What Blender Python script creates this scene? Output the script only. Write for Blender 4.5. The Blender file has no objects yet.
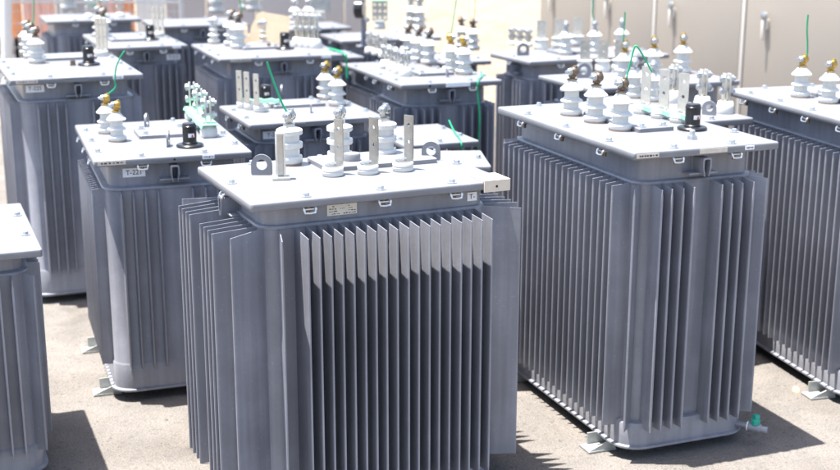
import bpy, bmesh, math, random
from mathutils import Vector, Matrix, Quaternion
R_ = math.radians
random.seed(7)
scene = bpy.context.scene
C = scene.collection
# ------------------------------------------------------------------ camera
FPX, CX, CY, CAMH, HOR = 1266.0, 412.0, 235.0, 1.9, -92.0      # in pixels of the 840x470 photograph
PITCH = math.atan((CY - HOR) / FPX)
cd = bpy.data.cameras.new('camera'); cam = bpy.data.objects.new('camera', cd); C.objects.link(cam)
cd.sensor_width = 36.0; cd.lens = 36.0 * FPX / 840.0
cd.shift_x = (420 - CX) / 840.0
cd.clip_start = 0.05; cd.clip_end = 2000
cd.dof.use_dof = True; cd.dof.focus_distance = 3.95; cd.dof.aperture_fstop = 3.0
cam.location = (0, 0, CAMH); cam.rotation_euler = (R_(90) - PITCH, 0, 0)
scene.camera = cam
scene.render.resolution_x = 1024; scene.render.resolution_y = 573
# ------------------------------------------------------------------ light
SUN_TRAVEL = Vector((0.225, -0.005, -1.0)).normalized()
w = bpy.data.worlds.new('World'); scene.world = w; w.use_nodes = True
nt = w.node_tree; bg = nt.nodes['Background']
sky = nt.nodes.new('ShaderNodeTexSky'); sky.sky_type = 'NISHITA'; sky.sun_disc = False
sky.sun_elevation = math.asin(-SUN_TRAVEL.z); sky.sun_rotation = math.atan2(-SUN_TRAVEL.x, -SUN_TRAVEL.y)
sky.air_density = 1.0; sky.dust_density = 2.5; sky.ozone_density = 1.0
nt.links.new(sky.outputs[0], bg.inputs[0]); bg.inputs[1].default_value = 0.105
sl = bpy.data.lights.new('sun', 'SUN'); sl.energy = 5.0; sl.angle = R_(0.55); sl.color = (1.0, 0.965, 0.91)
so = bpy.data.objects.new('sun', sl); C.objects.link(so); so.rotation_mode = 'QUATERNION'
so.rotation_quaternion = SUN_TRAVEL.to_track_quat('-Z', 'Y'); so.location = (-3, 3, 12)
vs = scene.view_settings; vs.view_transform = 'Standard'; vs.look = 'None'; vs.gamma = 1.0; vs.exposure = 1.78
try: vs.use_curve_mapping = False
except Exception: pass

# ------------------------------------------------------------------ pixel to point on a level plane
def un(x, y, z):
    u = (x - CX) / FPX; v = (y - CY) / FPX
    d = Vector((0, math.cos(PITCH), -math.sin(PITCH))) + Vector((u, 0, 0)) - v * Vector((0, math.sin(PITCH), math.cos(PITCH)))
    t = (z - CAMH) / d.z
    return Vector((0, 0, CAMH)) + t * d

# ------------------------------------------------------------------ materials
M = {}
def mat(name, col, rough=0.5, metal=0.0, var=0.06, vscale=9.0, bump=0.0, bscale=60.0, spec=0.5, objvar=0.0, streak=0.0, coat=0.0, wear=0.0):
    m = bpy.data.materials.new(name); m.use_nodes = True
    n = m.node_tree; L = n.links.new; b = n.nodes['Principled BSDF']
    tc = n.nodes.new('ShaderNodeTexCoord')
    no = n.nodes.new('ShaderNodeTexNoise'); no.inputs['Scale'].default_value = vscale; no.inputs['Detail'].default_value = 6
    L(tc.outputs['Object'], no.inputs['Vector'])
    mr = n.nodes.new('ShaderNodeMapRange'); mr.inputs[1].default_value = 0.3; mr.inputs[2].default_value = 0.7
    mr.inputs[3].default_value = 1 - var; mr.inputs[4].default_value = 1 + var
    L(no.outputs[0], mr.inputs[0]); fac = mr.outputs[0]
    if streak:
        mp = n.nodes.new('ShaderNodeMapping'); mp.inputs['Scale'].default_value = (38, 38, 1.6)
        n2 = n.nodes.new('ShaderNodeTexNoise'); n2.inputs['Scale'].default_value = 1.0; n2.inputs['Detail'].default_value = 5
        L(tc.outputs['Object'], mp.inputs[0]); L(mp.outputs[0], n2.inputs['Vector'])
        r2 = n.nodes.new('ShaderNodeMapRange'); r2.inputs[1].default_value = 0.35; r2.inputs[2].default_value = 0.75
        r2.inputs[3].default_value = 1 + streak * 0.4; r2.inputs[4].default_value = 1 - streak
        L(n2.outputs[0], r2.inputs[0])
        mu = n.nodes.new('ShaderNodeMath'); mu.operation = 'MULTIPLY'; L(fac, mu.inputs[0]); L(r2.outputs[0], mu.inputs[1]); fac = mu.outputs[0]
    if objvar:
        oi = n.nodes.new('ShaderNodeObjectInfo')
        r3 = n.nodes.new('ShaderNodeMapRange'); r3.inputs[3].default_value = 1 - objvar; r3.inputs[4].default_value = 1 + objvar
        L(oi.outputs['Random'], r3.inputs[0])
        mu = n.nodes.new('ShaderNodeMath'); mu.operation = 'MULTIPLY'; L(fac, mu.inputs[0]); L(r3.outputs[0], mu.inputs[1]); fac = mu.outputs[0]
    if wear:
        nw = n.nodes.new('ShaderNodeTexNoise'); nw.inputs['Scale'].default_value = 2.6; nw.inputs['Detail'].default_value = 9; nw.inputs['Roughness'].default_value = 0.68
        oi2 = n.nodes.new('ShaderNodeObjectInfo'); av = n.nodes.new('ShaderNodeVectorMath'); av.operation = 'ADD'
        L(tc.outputs['Object'], av.inputs[0]); L(oi2.outputs['Location'], av.inputs[1]); L(av.outputs[0], nw.inputs['Vector'])
        rw = n.nodes.new('ShaderNodeMapRange'); rw.inputs[1].default_value = 0.46; rw.inputs[2].default_value = 0.66
        rw.inputs[3].default_value = 1 - wear * 0.35; rw.inputs[4].default_value = 1 + wear
        L(nw.outputs[0], rw.inputs[0])
        ns = n.nodes.new('ShaderNodeTexNoise'); ns.inputs['Scale'].default_value = 95; ns.inputs['Detail'].default_value = 2
        L(tc.outputs['Object'], ns.inputs['Vector'])
        rs = n.nodes.new('ShaderNodeMapRange'); rs.inputs[1].default_value = 0.68; rs.inputs[2].default_value = 0.74; rs.inputs[3].default_value = 1.0; rs.inputs[4].default_value = 1 + wear * 1.6
        L(ns.outputs[0], rs.inputs[0])
        for src in (rw.outputs[0], rs.outputs[0]):
            mu = n.nodes.new('ShaderNodeMath'); mu.operation = 'MULTIPLY'; L(fac, mu.inputs[0]); L(src, mu.inputs[1]); fac = mu.outputs[0]
    vm = n.nodes.new('ShaderNodeVectorMath'); vm.operation = 'SCALE'; vm.inputs[0].default_value = col[:3]
    L(fac, vm.inputs['Scale']); L(vm.outputs[0], b.inputs['Base Color'])
    b.inputs['Metallic'].default_value = metal; b.inputs['Specular IOR Level'].default_value = spec
    rr = n.nodes.new('ShaderNodeMapRange'); rr.inputs[3].default_value = rough * 0.85; rr.inputs[4].default_value = min(1, rough * 1.2)
    L(no.outputs[0], rr.inputs[0]); L(rr.outputs[0], b.inputs['Roughness'])
    if coat: b.inputs['Coat Weight'].default_value = coat; b.inputs['Coat Roughness'].default_value = 0.12
    if bump:
        nb = n.nodes.new('ShaderNodeTexNoise'); nb.inputs['Scale'].default_value = bscale; nb.inputs['Detail'].default_value = 4
        L(tc.outputs['Object'], nb.inputs['Vector'])
        bp = n.nodes.new('ShaderNodeBump'); bp.inputs['Strength'].default_value = bump; bp.inputs['Distance'].default_value = 0.002
        L(nb.outputs[0], bp.inputs['Height']); L(bp.outputs[0], b.inputs['Normal'])
    M[name] = m
    return m
mat('paint', (0.226, 0.231, 0.262), 0.31, var=0.07, vscale=5, bump=0.35, bscale=26, objvar=0.07, streak=0.18, wear=0.17)
mat('lid_paint', (0.182, 0.187, 0.205), 0.36, var=0.08, vscale=4, bump=0.25, bscale=24, wear=0.17)
mat('porcelain', (0.58, 0.58, 0.55), 0.10, var=0.02, vscale=14)
mat('gasket', (0.42, 0.27, 0.19), 0.8)
mat('brass', (0.50, 0.33, 0.09), 0.35, metal=1.0, var=0.2, vscale=60)
mat('bronze', (0.20, 0.15, 0.11), 0.45, metal=0.9, var=0.2, vscale=60)
mat('zinc', (0.52, 0.54, 0.56), 0.38, metal=0.9, var=0.12, vscale=60)
mat('steel', (0.50, 0.49, 0.46), 0.3, metal=1.0, var=0.1, vscale=50)
mat('tin', (0.62, 0.60, 0.55), 0.36, metal=0.8, var=0.08, vscale=40)
mat('black', (0.012, 0.013, 0.016), 0.28, var=0.1)
mat('dark_hole', (0.01, 0.01, 0.01), 0.9)
mat('red', (0.42, 0.05, 0.025), 0.5)
mat('face_white', (0.75, 0.75, 0.72), 0.5)
mat('plate_white', (0.84, 0.85, 0.88), 0.45, var=0.04, vscale=40)
mat('plate_cream', (0.74, 0.68, 0.58), 0.45, var=0.06, vscale=40)
mat('plate_alu', (0.58, 0.53, 0.47), 0.4, metal=0.35, var=0.12, vscale=60)
mat('ink', (0.025, 0.028, 0.035), 0.6)
mat('green_wire', (0.0, 0.30, 0.13), 0.42, var=0.05)
mat('teal', (0.01, 0.28, 0.20), 0.4)
mat('green_tape', (0.19, 0.47, 0.32), 0.45, var=0.06, vscale=60)
mat('card', (0.66, 0.52, 0.36), 0.85, var=0.06, vscale=30)
mat('card_white', (0.62, 0.54, 0.44), 0.8, var=0.05, vscale=60)
mat('yellow', (0.62, 0.50, 0.17), 0.7, var=0.15, vscale=80)
mat('galv', (0.40, 0.41, 0.40), 0.5, metal=0.5, var=0.15, vscale=50)
mat('cab', (0.365, 0.325, 0.28), 0.5, var=0.03, vscale=1.5, bump=0.1, bscale=200)
mat('cab_trim', (0.66, 0.62, 0.56), 0.5, var=0.03)
mat('grey_board', (0.40, 0.385, 0.395), 0.6, var=0.06, vscale=2)
mat('orange_sheet', (0.80, 0.33, 0.14), 0.6, var=0.12, vscale=3)
mat('pink_sheet', (0.82, 0.47, 0.38), 0.6, var=0.12, vscale=3)
mat('fence_wire', (0.55, 0.56, 0.57), 0.45, metal=0.4)
mat('white_paint', (0.72, 0.71, 0.69), 0.5, var=0.05, vscale=3)
mat('grit', (0.17, 0.155, 0.14), 0.9, var=0.2, vscale=40)
mat('concrete', (0.36, 0.35, 0.36), 0.85, var=0.12, vscale=6, bump=0.4)

def ground_mat(name, c1, c2, c3, far=False):
    m = bpy.data.materials.new(name); m.use_nodes = True
    n = m.node_tree; L = n.links.new; b = n.nodes['Principled BSDF']; b.inputs['Roughness'].default_value = 0.92
    b.inputs['Specular IOR Level'].default_value = 0.25
    tc = n.nodes.new('ShaderNodeTexCoord')
    def noise(s, d=8, r=0.6):
        x = n.nodes.new('ShaderNodeTexNoise'); x.inputs['Scale'].default_value = s; x.inputs['Detail'].default_value = d; x.inputs['Roughness'].default_value = r
        L(tc.outputs['Object'], x.inputs['Vector']); return x
    def ramp(src, stops):
        x = n.nodes.new('ShaderNodeValToRGB'); e = x.color_ramp.elements
        while len(e) < len(stops): e.new(0.5)
        for i, (p, c) in enumerate(stops): e[i].position = p; e[i].color = (*c, 1)
        L(src, x.inputs[0]); return x
    def mix(t, f, a, bb):
        x = n.nodes.new('ShaderNodeMix'); x.data_type = 'RGBA'; x.blend_type = t
        if hasattr(f, 'links'): L(f, x.inputs[0])
        else: x.inputs[0].default_value = f
        L(a, x.inputs[6]); L(bb, x.inputs[7]); return x.outputs[2]
    base = ramp(noise(1.7).outputs[0], [(0.33, c1), (0.68, c2)])
    grain = ramp(noise(150, 4, 0.75).outputs[0], [(0.33, (0.52, 0.51, 0.50)), (0.48, (0.98, 0.98, 0.98)), (0.68, (1.36, 1.34, 1.30))])
    col = mix('MULTIPLY', 1.0, base.outputs[0], grain.outputs[0])
    vo = n.nodes.new('ShaderNodeTexVoronoi'); vo.inputs['Scale'].default_value = 75; vo.inputs['Randomness'].default_value = 1.0
    L(tc.outputs['Object'], vo.inputs['Vector'])
    sp = ramp(vo.outputs['Color'], [(0.0, (0.62, 0.6, 0.58)), (0.25, (1, 1, 1)), (0.8, (1, 1, 1)), (1.0, (1.22, 1.2, 1.16))])
    col = mix('MULTIPLY', 0.8, col, sp.outputs[0])
    st = ramp(noise(0.9, 5, 0.55).outputs[0], [(0.52, (1, 1, 1)), (0.66, c3)])
    col = mix('MULTIPLY', 0.55, col, st.outputs[0])
    oil = ramp(noise(2.3, 3, 0.5).outputs[0], [(0.60, (1, 1, 1)), (0.70, (0.80, 0.79, 0.78))])
    col = mix('MULTIPLY', 1.0, col, oil.outputs[0])
    dust = ramp(noise(5.5, 6, 0.65).outputs[0], [(0.42, (0.93, 0.93, 0.93)), (0.62, (1.08, 1.07, 1.05))])
    col = mix('MULTIPLY', 1.0, col, dust.outputs[0])
    L(col, b.inputs['Base Color'])
    bp = n.nodes.new('ShaderNodeBump'); bp.inputs['Strength'].default_value = 0.55; bp.inputs['Distance'].default_value = 0.006
    ad = n.nodes.new('ShaderNodeMath'); ad.operation = 'ADD'
    L(noise(120, 4, 0.7).outputs[0], ad.inputs[0]); L(vo.outputs['Distance'], ad.inputs[1])
    L(ad.outputs[0], bp.inputs['Height']); L(bp.outputs[0], b.inputs['Normal'])
    M[name] = m
ground_mat('asphalt', (0.136, 0.124, 0.114), (0.168, 0.155, 0.144), (0.72, 0.68, 0.64))
ground_mat('sand', (0.186, 0.158, 0.120), (0.225, 0.196, 0.156), (0.84, 0.78, 0.70))

# ------------------------------------------------------------------ mesh builder
class MB:
    def __init__(s): s.v = []; s.f = []
    def add(s, vs, fs):
        o = len(s.v); s.v += [tuple(v) for v in vs]; s.f += [tuple(i + o for i in f) for f in fs]; return s
    def box(s, c, d, rot=None, ch=0.0):
        x, y, z = d[0] / 2, d[1] / 2, d[2] / 2
        if ch:
            bm = bmesh.new(); bmesh.ops.create_cube(bm, size=1.0)
            bmesh.ops.scale(bm, vec=d, verts=bm.verts)
            bmesh.ops.bevel(bm, geom=list(bm.edges), offset=ch, segments=2, affect='EDGES', profile=0.5)
            bm.verts.index_update(); V = [v.co.copy() for v in bm.verts]; F = [[v.index for v in f.verts] for f in bm.faces]; bm.free()
        else:
            V = [Vector((a * x, b * y, e * z)) for e in (-1, 1) for b in (-1, 1) for a in (-1, 1)]
            F = [(0, 2, 3, 1), (4, 5, 7, 6), (0, 1, 5, 4), (1, 3, 7, 5), (3, 2, 6, 7), (2, 0, 4, 6)]
        if rot: V = [rot @ v for v in V]
        return s.add([v + Vector(c) for v in V], F)
    def lathe(s, prof, seg=20, c=(0, 0, 0), rot=None):
        V = []; F = []; n = len(prof)
        for r, z in prof:
            for k in range(seg):
                a = 2 * math.pi * k / seg; V.append(Vector((r * math.cos(a), r * math.sin(a), z)))
        for i in range(n - 1):
            for k in range(seg):
                k2 = (k + 1) % seg; F.append((i * seg + k, i * seg + k2, (i + 1) * seg + k2, (i + 1) * seg + k))
        F.append(tuple(range(seg))[::-1]); F.append(tuple((n - 1) * seg + k for k in range(seg)))
        if rot: V = [rot @ v for v in V]
        return s.add([v + Vector(c) for v in V], F)
    def cyl(s, p, q, r, seg=12, r2=None):
        p = Vector(p); q = Vector(q); d = q - p
        return s.lathe([(r, 0), (r if r2 is None else r2, d.length)], seg, p, d.to_track_quat('Z', 'Y').to_matrix())
    def tube(s, pts, r, seg=7):
        pts = [Vector(p) for p in pts]; V = []; F = []; prev = None
        for i, p in enumerate(pts):
            t = (pts[min(i + 1, len(pts) - 1)] - pts[max(i - 1, 0)]).normalized()
            if prev is None: a = t.orthogonal().normalized()
            else: a = (prev - t * prev.dot(t)).normalized()
            prev = a; b = t.cross(a)
            for k in range(seg):
                an = 2 * math.pi * k / seg; V.append(p + r * (math.cos(an) * a + math.sin(an) * b))
        for i in range(len(pts) - 1):
            for k in range(seg):
                k2 = (k + 1) % seg; F.append((i * seg + k, i * seg + k2, (i + 1) * seg + k2, (i + 1) * seg + k))
        F.append(tuple(range(seg))[::-1]); F.append(tuple((len(pts) - 1) * seg + k for k in range(seg)))
        return s.add(V, F)
    def loft(s, loops, cap=True):
        n = len(loops[0]); V = [v for l in loops for v in l]; F = []
        for i in range(len(loops) - 1):
            for k in range(n):
                k2 = (k + 1) % n; F.append((i * n + k, i * n + k2, (i + 1) * n + k2, (i + 1) * n + k))
        if cap: F.append(tuple(range(n))[::-1]); F.append(tuple((len(loops) - 1) * n + k for k in range(n)))
        return s.add(V, F)
    def prism(s, poly, axis, a, b):        # poly of 2-tuples extruded along axis
        def P(p, t):
            return {'x': (t, p[0], p[1]), 'y': (p[0], t, p[1]), 'z': (p[0], p[1], t)}[axis]
        return s.loft([[P(p, a) for p in poly], [P(p, b) for p in poly]])
    def mesh(s, name, m, angle=35):
        me = bpy.data.meshes.new(name); me.from_pydata(s.v, [], s.f)
        bm = bmesh.new(); bm.from_mesh(me); bmesh.ops.recalc_face_normals(bm, faces=bm.faces); bm.to_mesh(me); bm.free()
        me.materials.append(M[m])
        me.polygons.foreach_set('use_smooth', [True] * len(me.polygons)); me.set_sharp_from_angle(angle=R_(angle))
        me.update(); return me
CACHE = {}
def cached(key, fn, name, m, angle=35):
    k = (key, m)
    if k not in CACHE: CACHE[k] = fn().mesh(name, m, angle)
    return CACHE[k]
def obj(name, me, parent=None, loc=(0, 0, 0), rot=None, label=None):
    o = bpy.data.objects.new(name, me); C.objects.link(o); o.location = loc
    if rot is not None: o.rotation_euler = rot
    if parent: o.parent = parent
    if label: o['label'] = label
    return o
def tag(o, label, cat, group=None):
    o['label'] = label; o['category'] = cat
    if group: o['group'] = group
    return o
def struct(o): o['kind'] = 'structure'; return o
def empty(name, loc, rz=0):
    o = bpy.data.objects.new(name, None); C.objects.link(o); o.location = loc; o.rotation_euler = (0, 0, rz); o.empty_display_size = 0.2; return o
def rrect(w, d, r, z, seg=5):
    pts = []; r = max(r, 0.0005)
    for cx, cy, a0 in ((w/2 - r, -d/2 + r, -90), (w/2 - r, d/2 - r, 0), (-w/2 + r, d/2 - r, 90), (-w/2 + r, -d/2 + r, 180)):
        for k in range(seg + 1):
            a = R_(a0 + 90 * k / seg); pts.append((cx + r * math.cos(a), cy + r * math.sin(a), z))
    return pts
def holed_plate(mb, w, cells, t, hr, fr, seg=16):
    """vertical plate: fr maps (u, z, s) to a point; cells = [(z0, z1, has_hole)]"""
    for z0, z1, hole in cells:
        if not hole:
            mb.loft([[fr(-w/2, z0, s), fr(w/2, z0, s), fr(w/2, z1, s), fr(-w/2, z1, s)] for s in (-t/2, t/2)]); continue
        cz = (z0 + z1) / 2; hz = (z1 - z0) / 2; V = []; F = []
        for s in (-t/2, t/2):
            for k in range(seg):
                a = 2 * math.pi * k / seg; c, sn = math.cos(a), math.sin(a); q = 1 / max(abs(c), abs(sn))
                V.append(fr(hr * c, cz + hr * sn, s)); V.append(fr(w/2 * c * q, cz + hz * sn * q, s))
        n = 2 * seg
        for k in range(seg):
            k2 = (k + 1) % seg
            F.append((2*k, 2*k+1, 2*k2+1, 2*k2)); F.append((n+2*k, n+2*k2, n+2*k2+1, n+2*k+1))
            F.append((2*k, 2*k2, n+2*k2, n+2*k)); F.append((2*k+1, n+2*k+1, n+2*k2+1, 2*k2+1))
        mb.add(V, F)
    return mb
def text_mesh(s, size, m):
    k = ('txt', s, size, m)
    if k in CACHE: return CACHE[k]
    cu = bpy.data.curves.new('lettering', 'FONT'); cu.body = s; cu.size = size; cu.align_x = 'CENTER'; cu.align_y = 'CENTER'; cu.extrude = 0.0004
    o = bpy.data.objects.new('tmp', cu); C.objects.link(o)
    bpy.context.view_layer.update()
    me = bpy.data.meshes.new_from_object(o.evaluated_get(bpy.context.evaluated_depsgraph_get()))
    me.name = 'lettering'; me.materials.clear(); me.materials.append(M[m])
    bpy.data.objects.remove(o); CACHE[k] = me; return me

# ------------------------------------------------------------------ ground
def sheet(name, x0, x1, y0, y1, z, m, nx=1, ny=1):
    V = [(x0 + (x1 - x0) * i / nx, y0 + (y1 - y0) * j / ny, z) for j in range(ny + 1) for i in range(nx + 1)]
    F = [(j*(nx+1)+i, j*(nx+1)+i+1, (j+1)*(nx+1)+i+1, (j+1)*(nx+1)+i) for j in range(ny) for i in range(nx)]
    me = bpy.data.meshes.new(name); me.from_pydata(V, [], F); me.materials.append(M[m]); me.update()
    return struct(obj(name, me))
sheet('ground', -400, 400, -60, 700, 0.0, 'asphalt')
# the sandy yard behind the rows: a thin, slightly uneven layer with a low ridge across it
def sand_yard():
    nx, ny = 60, 60; V = []; F = []
    for j in range(ny + 1):
        for i in range(nx + 1):
            x = -22 + 50 * i / nx; y = 11.2 + 50 * (j / ny) ** 1.5
            e = min(1, (y - 11.2) / 1.5)
            ridge = 0.30 * math.exp(-((y - (19.5 - 1.4 * (x - 0.5))) / 0.9) ** 2)
            V.append((x, y, 0.004 + e * (0.05 + 0.03 * math.sin(x * 1.3 + y) + ridge)))
    for j in range(ny):
        for i in range(nx):
            a = j * (nx + 1) + i; F.append((a, a + 1, a + nx + 2, a + nx + 1))
    me = bpy.data.meshes.new('sand_yard'); me.from_pydata(V, [], F); me.materials.append(M['sand'])
    me.polygons.foreach_set('use_smooth', [True] * len(F)); me.update()
    return struct(obj('sand_yard', me))
sand_yard()

# ------------------------------------------------------------------ transformer parts
def fin_mb(D, zb, zt, t=0.0085, drop=0.006):
    mb = MB(); loops = []
    def outline(h, z, dz):
        xs = [(0, h), (D * 0.55, h * 0.86), (D - 0.009, h * 0.76), (D - 0.006, h * 1.04), (D - 0.0015, h * 0.95), (D, h * 0.6)]
        up = [(x, y) for x, y in xs]; dn = [(x, -y) for x, y in reversed(xs)]
        return [(x, y, z - dz * (x / D)) for x, y in up + dn]
    p = 0.0016
    loops += [outline(p, zb, -drop * 0.5), outline(p * 1.1, zb + 0.010, -drop * 0.5), outline(t / 2, zb + 0.030, 0), outline(t / 2, zt - 0.034, 0), outline(p * 1.1, zt - 0.012, drop), outline(p, zt, drop)]
    return mb.loft(loops)
def bolt_mb():
    mb = MB(); mb.lathe([(0.0165, 0.0005), (0.0165, 0.003)], 18)
    mb.lathe([(0.0105, 0.003), (0.0105, 0.0105), (0.009, 0.0125)], 6); return mb
def clip_mb():
    mb = MB(); r = 0.0034
    mb.tube([(-0.019, 0.004, 0.002), (-0.019, -0.006, -0.006), (-0.016, -0.009, -0.017), (0, -0.010, -0.0185), (0.016, -0.009, -0.017), (0.019, -0.006, -0.006), (0.019, 0.004, 0.002)], r, 6)
    mb.box((0, 0.012, -0.006), (0.034, 0.03, 0.004))
    return mb
def stub_mb():
    return MB().lathe([(0.010, 0), (0.010, -0.012), (0.0065, -0.012), (0.0065, -0.026)], 10)
BUSH = {'slim': [(.037, 0), (.037, .003), (.0405, .004), (.0415, .006), (.0415, .016), (.040, .018), (.0285, .024), (.0275, .026), (.0275, .045), (.029, .0465), (.0395, .0475), (.041, .049), (.041, .052), (.0395, .0535), (.0285, .0625), (.0268, .065), (.0268, .087), (.0285, .0885), (.0405, .0895), (.0425, .091), (.0425, .0945), (.041, .0965), (.030, .108), (.020, .120), (.0165, .124), (.016, .131)],
        'barrel': [(.036, 0), (.036, .003), (.0415, .004), (.0425, .006), (.0425, .023), (.041, .026), (.0345, .0275), (.0335, .029), (.0335, .050), (.0345, .0515), (.0425, .053), (.044, .055), (.044, .069), (.0425, .071), (.0345, .0725), (.0335, .074), (.0335, .094), (.0345, .0955), (.0425, .097), (.044, .099), (.044, .111), (.042, .114), (.034, .118), (.022, .122), (.019, .124), (.018, .133)],
        'small': [(.024, 0), (.026, .002), (.028, .004), (.028, .014), (.020, .018), (.019, .020), (.019, .030), (.026, .032), (.027, .034), (.027, .037), (.018, .044), (.017, .046), (.017, .056), (.022, .058), (.022, .062), (.012, .070), (.010, .074)]}
def clampA(H):      # stud + flange
    return MB().lathe([(.020, H - .004), (.020, H), (.012, H + .002), (.0095, H + .004), (.0095, H + .034), (.007, H + .037)], 14)
def clampB(H):      # split clamp body with a cross bolt
    mb = MB(); z = H + .026
    mb.lathe([(.0155, -.012), (.0175, -.008), (.0175, .008), (.0155, .012)], 14, (0.008, 0, z), Matrix.Rotation(R_(90), 3, 'Y'))
    mb.box((.002, .002, z - .010), (.022, .024, .024), ch=.004).box((.012, 0, z + .004), (.012, .020, .036), ch=.004)
    return mb
def clampC(H):
    mb = MB(); z = H + .027
    mb.lathe([(.0115, 0), (.0115, .010), (.0095, .012)], 6, (-.008, 0, z), Matrix.Rotation(R_(-90), 3, 'Y'))
    mb.cyl((-.03, 0, z), (-.005, 0, z), .0055, 8)
    mb.lathe([(.0145, 0), (.0145, .003)], 12, (-.0075, 0, z), Matrix.Rotation(R_(-90), 3, 'Y'))
    return mb
def bushing(T, x, y, kind='slim', metal='bronze', sc=1.0, rz=0.0):
    z = T['h'] + 0.0005
    b = obj('bushing', cached(('bush', kind), lambda: MB().lathe([(r, q + .003) for r, q in BUSH[kind]], 32), 'bushing', 'porcelain', 32), T['root'], (x, y, z), (0, 0, rz))
    b.scale = (sc, sc, sc)
    H = BUSH[kind][-1][1] + .003
    obj('gasket', cached(('gask', kind), lambda: MB().lathe([(BUSH[kind][0][0] + .003, 0), (BUSH[kind][0][0] + .003, .0035)], 24), 'gasket', 'gasket'), b)
    obj('terminal_stud', cached(('stud', kind), lambda: clampA(H), 'terminal_stud', metal), b)
    obj('terminal_clamp', cached(('clb', kind), lambda: clampB(H), 'terminal_clamp', metal), b)
    obj('clamp_bolt', cached(('clc', kind), lambda: clampC(H), 'clamp_bolt', 'zinc'), b)
    return b
def lv_base(r=.035, hh=.03):
    return MB().lathe([(r * .92, 0), (r, .004), (r, hh * .42), (r * .93, hh * .5), (r, hh * .58), (r, hh * .88), (r * .9, hh)], 24)
def cone_base():
    return MB().lathe([(.046, 0), (.048, .004), (.046, .03), (.039, .056), (.039, .060), (.047, .062), (.047, .066), (.030, .068)], 24)
def lv_bar(T, x, y, metal='tin', hgt=.145, wd=.032, rz=0.0, side=1, big=False, sc=1.0):
    z = T['h'] + 0.0005
    b = obj('low_voltage_terminal', cached(('lvb', big), lambda: cone_base() if big else lv_base(), 'low_voltage_terminal', 'porcelain', 45), T['root'], (x, y, z), (0, 0, rz))
    b.scale = (sc,) * 3
    H = .068 if big else .030
    ox = 0.0 if big else 0.030 * side
    def f():
        mb = MB(); t = .006
        fr = lambda u, zz, s: (ox + s, u, H + zz) if not big else (u, s, H + zz)
        holed_plate(mb, wd, [(.006, hgt * .26, False), (hgt * .26, hgt * .56, True), (hgt * .56, hgt * .66, False), (hgt * .66, hgt * .92, True), (hgt * .92, hgt, False)], t, .0068, fr)
        if not big: mb.lathe([(.027, H), (.027, H + .005)], 20); mb.box((ox / 2, 0, H + .003), (abs(ox), wd, .0055))
        else: mb.box((0, 0.012, H + .003), (wd, .03, .006))
        return mb
    obj('terminal_bar', cached(('bar', hgt, wd, side, big), f, 'terminal_bar', metal), b)
    obj('terminal_nut', cached(('barnut', big), lambda: MB().lathe([(.013, H + .0055), (.013, H + .011), (.0065, H + .011), (.0065, H + .014)], 6), 'terminal_nut', 'zinc'), b)
    return b
def lv_post(T, x, y, hgt=.125, rz=0.0, sc=1.0, tall=.05):
    z = T['h'] + 0.0005
    b = obj('low_voltage_terminal', cached(('lvp', tall), lambda: MB().lathe([(.036, 0), (.037, .004), (.036, tall * .5), (.030, tall * .95), (.026, tall)], 22), 'low_voltage_terminal', 'porcelain', 45), T['root'], (x, y, z), (0, 0, rz))
    b.scale = (sc,) * 3
    def f():
        mb = MB()
        for s in (-1, 1): mb.box((0.010 * s, 0, tall + hgt / 2), (.008, .030, hgt), ch=.002)
        return mb
    obj('terminal_bar', cached(('post', hgt, tall), f, 'terminal_bar', 'tin'), b)
    for q in (.35, .8):
        obj('clamp_bolt', cached(('pbolt',), lambda: MB().cyl((-.030, 0, 0), (.036, 0, 0), .0065, 8).lathe([(.015, -.027), (.015, -.0142)], 6, (0, 0, 0), Matrix.Rotation(R_(90), 3, 'Y')).lathe([(.015, .0142), (.015, .027)], 6, (0, 0, 0), Matrix.Rotation(R_(90), 3, 'Y')), 'clamp_bolt', 'zinc'), b, (0, 0, tall + hgt * q))
    return b
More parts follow.
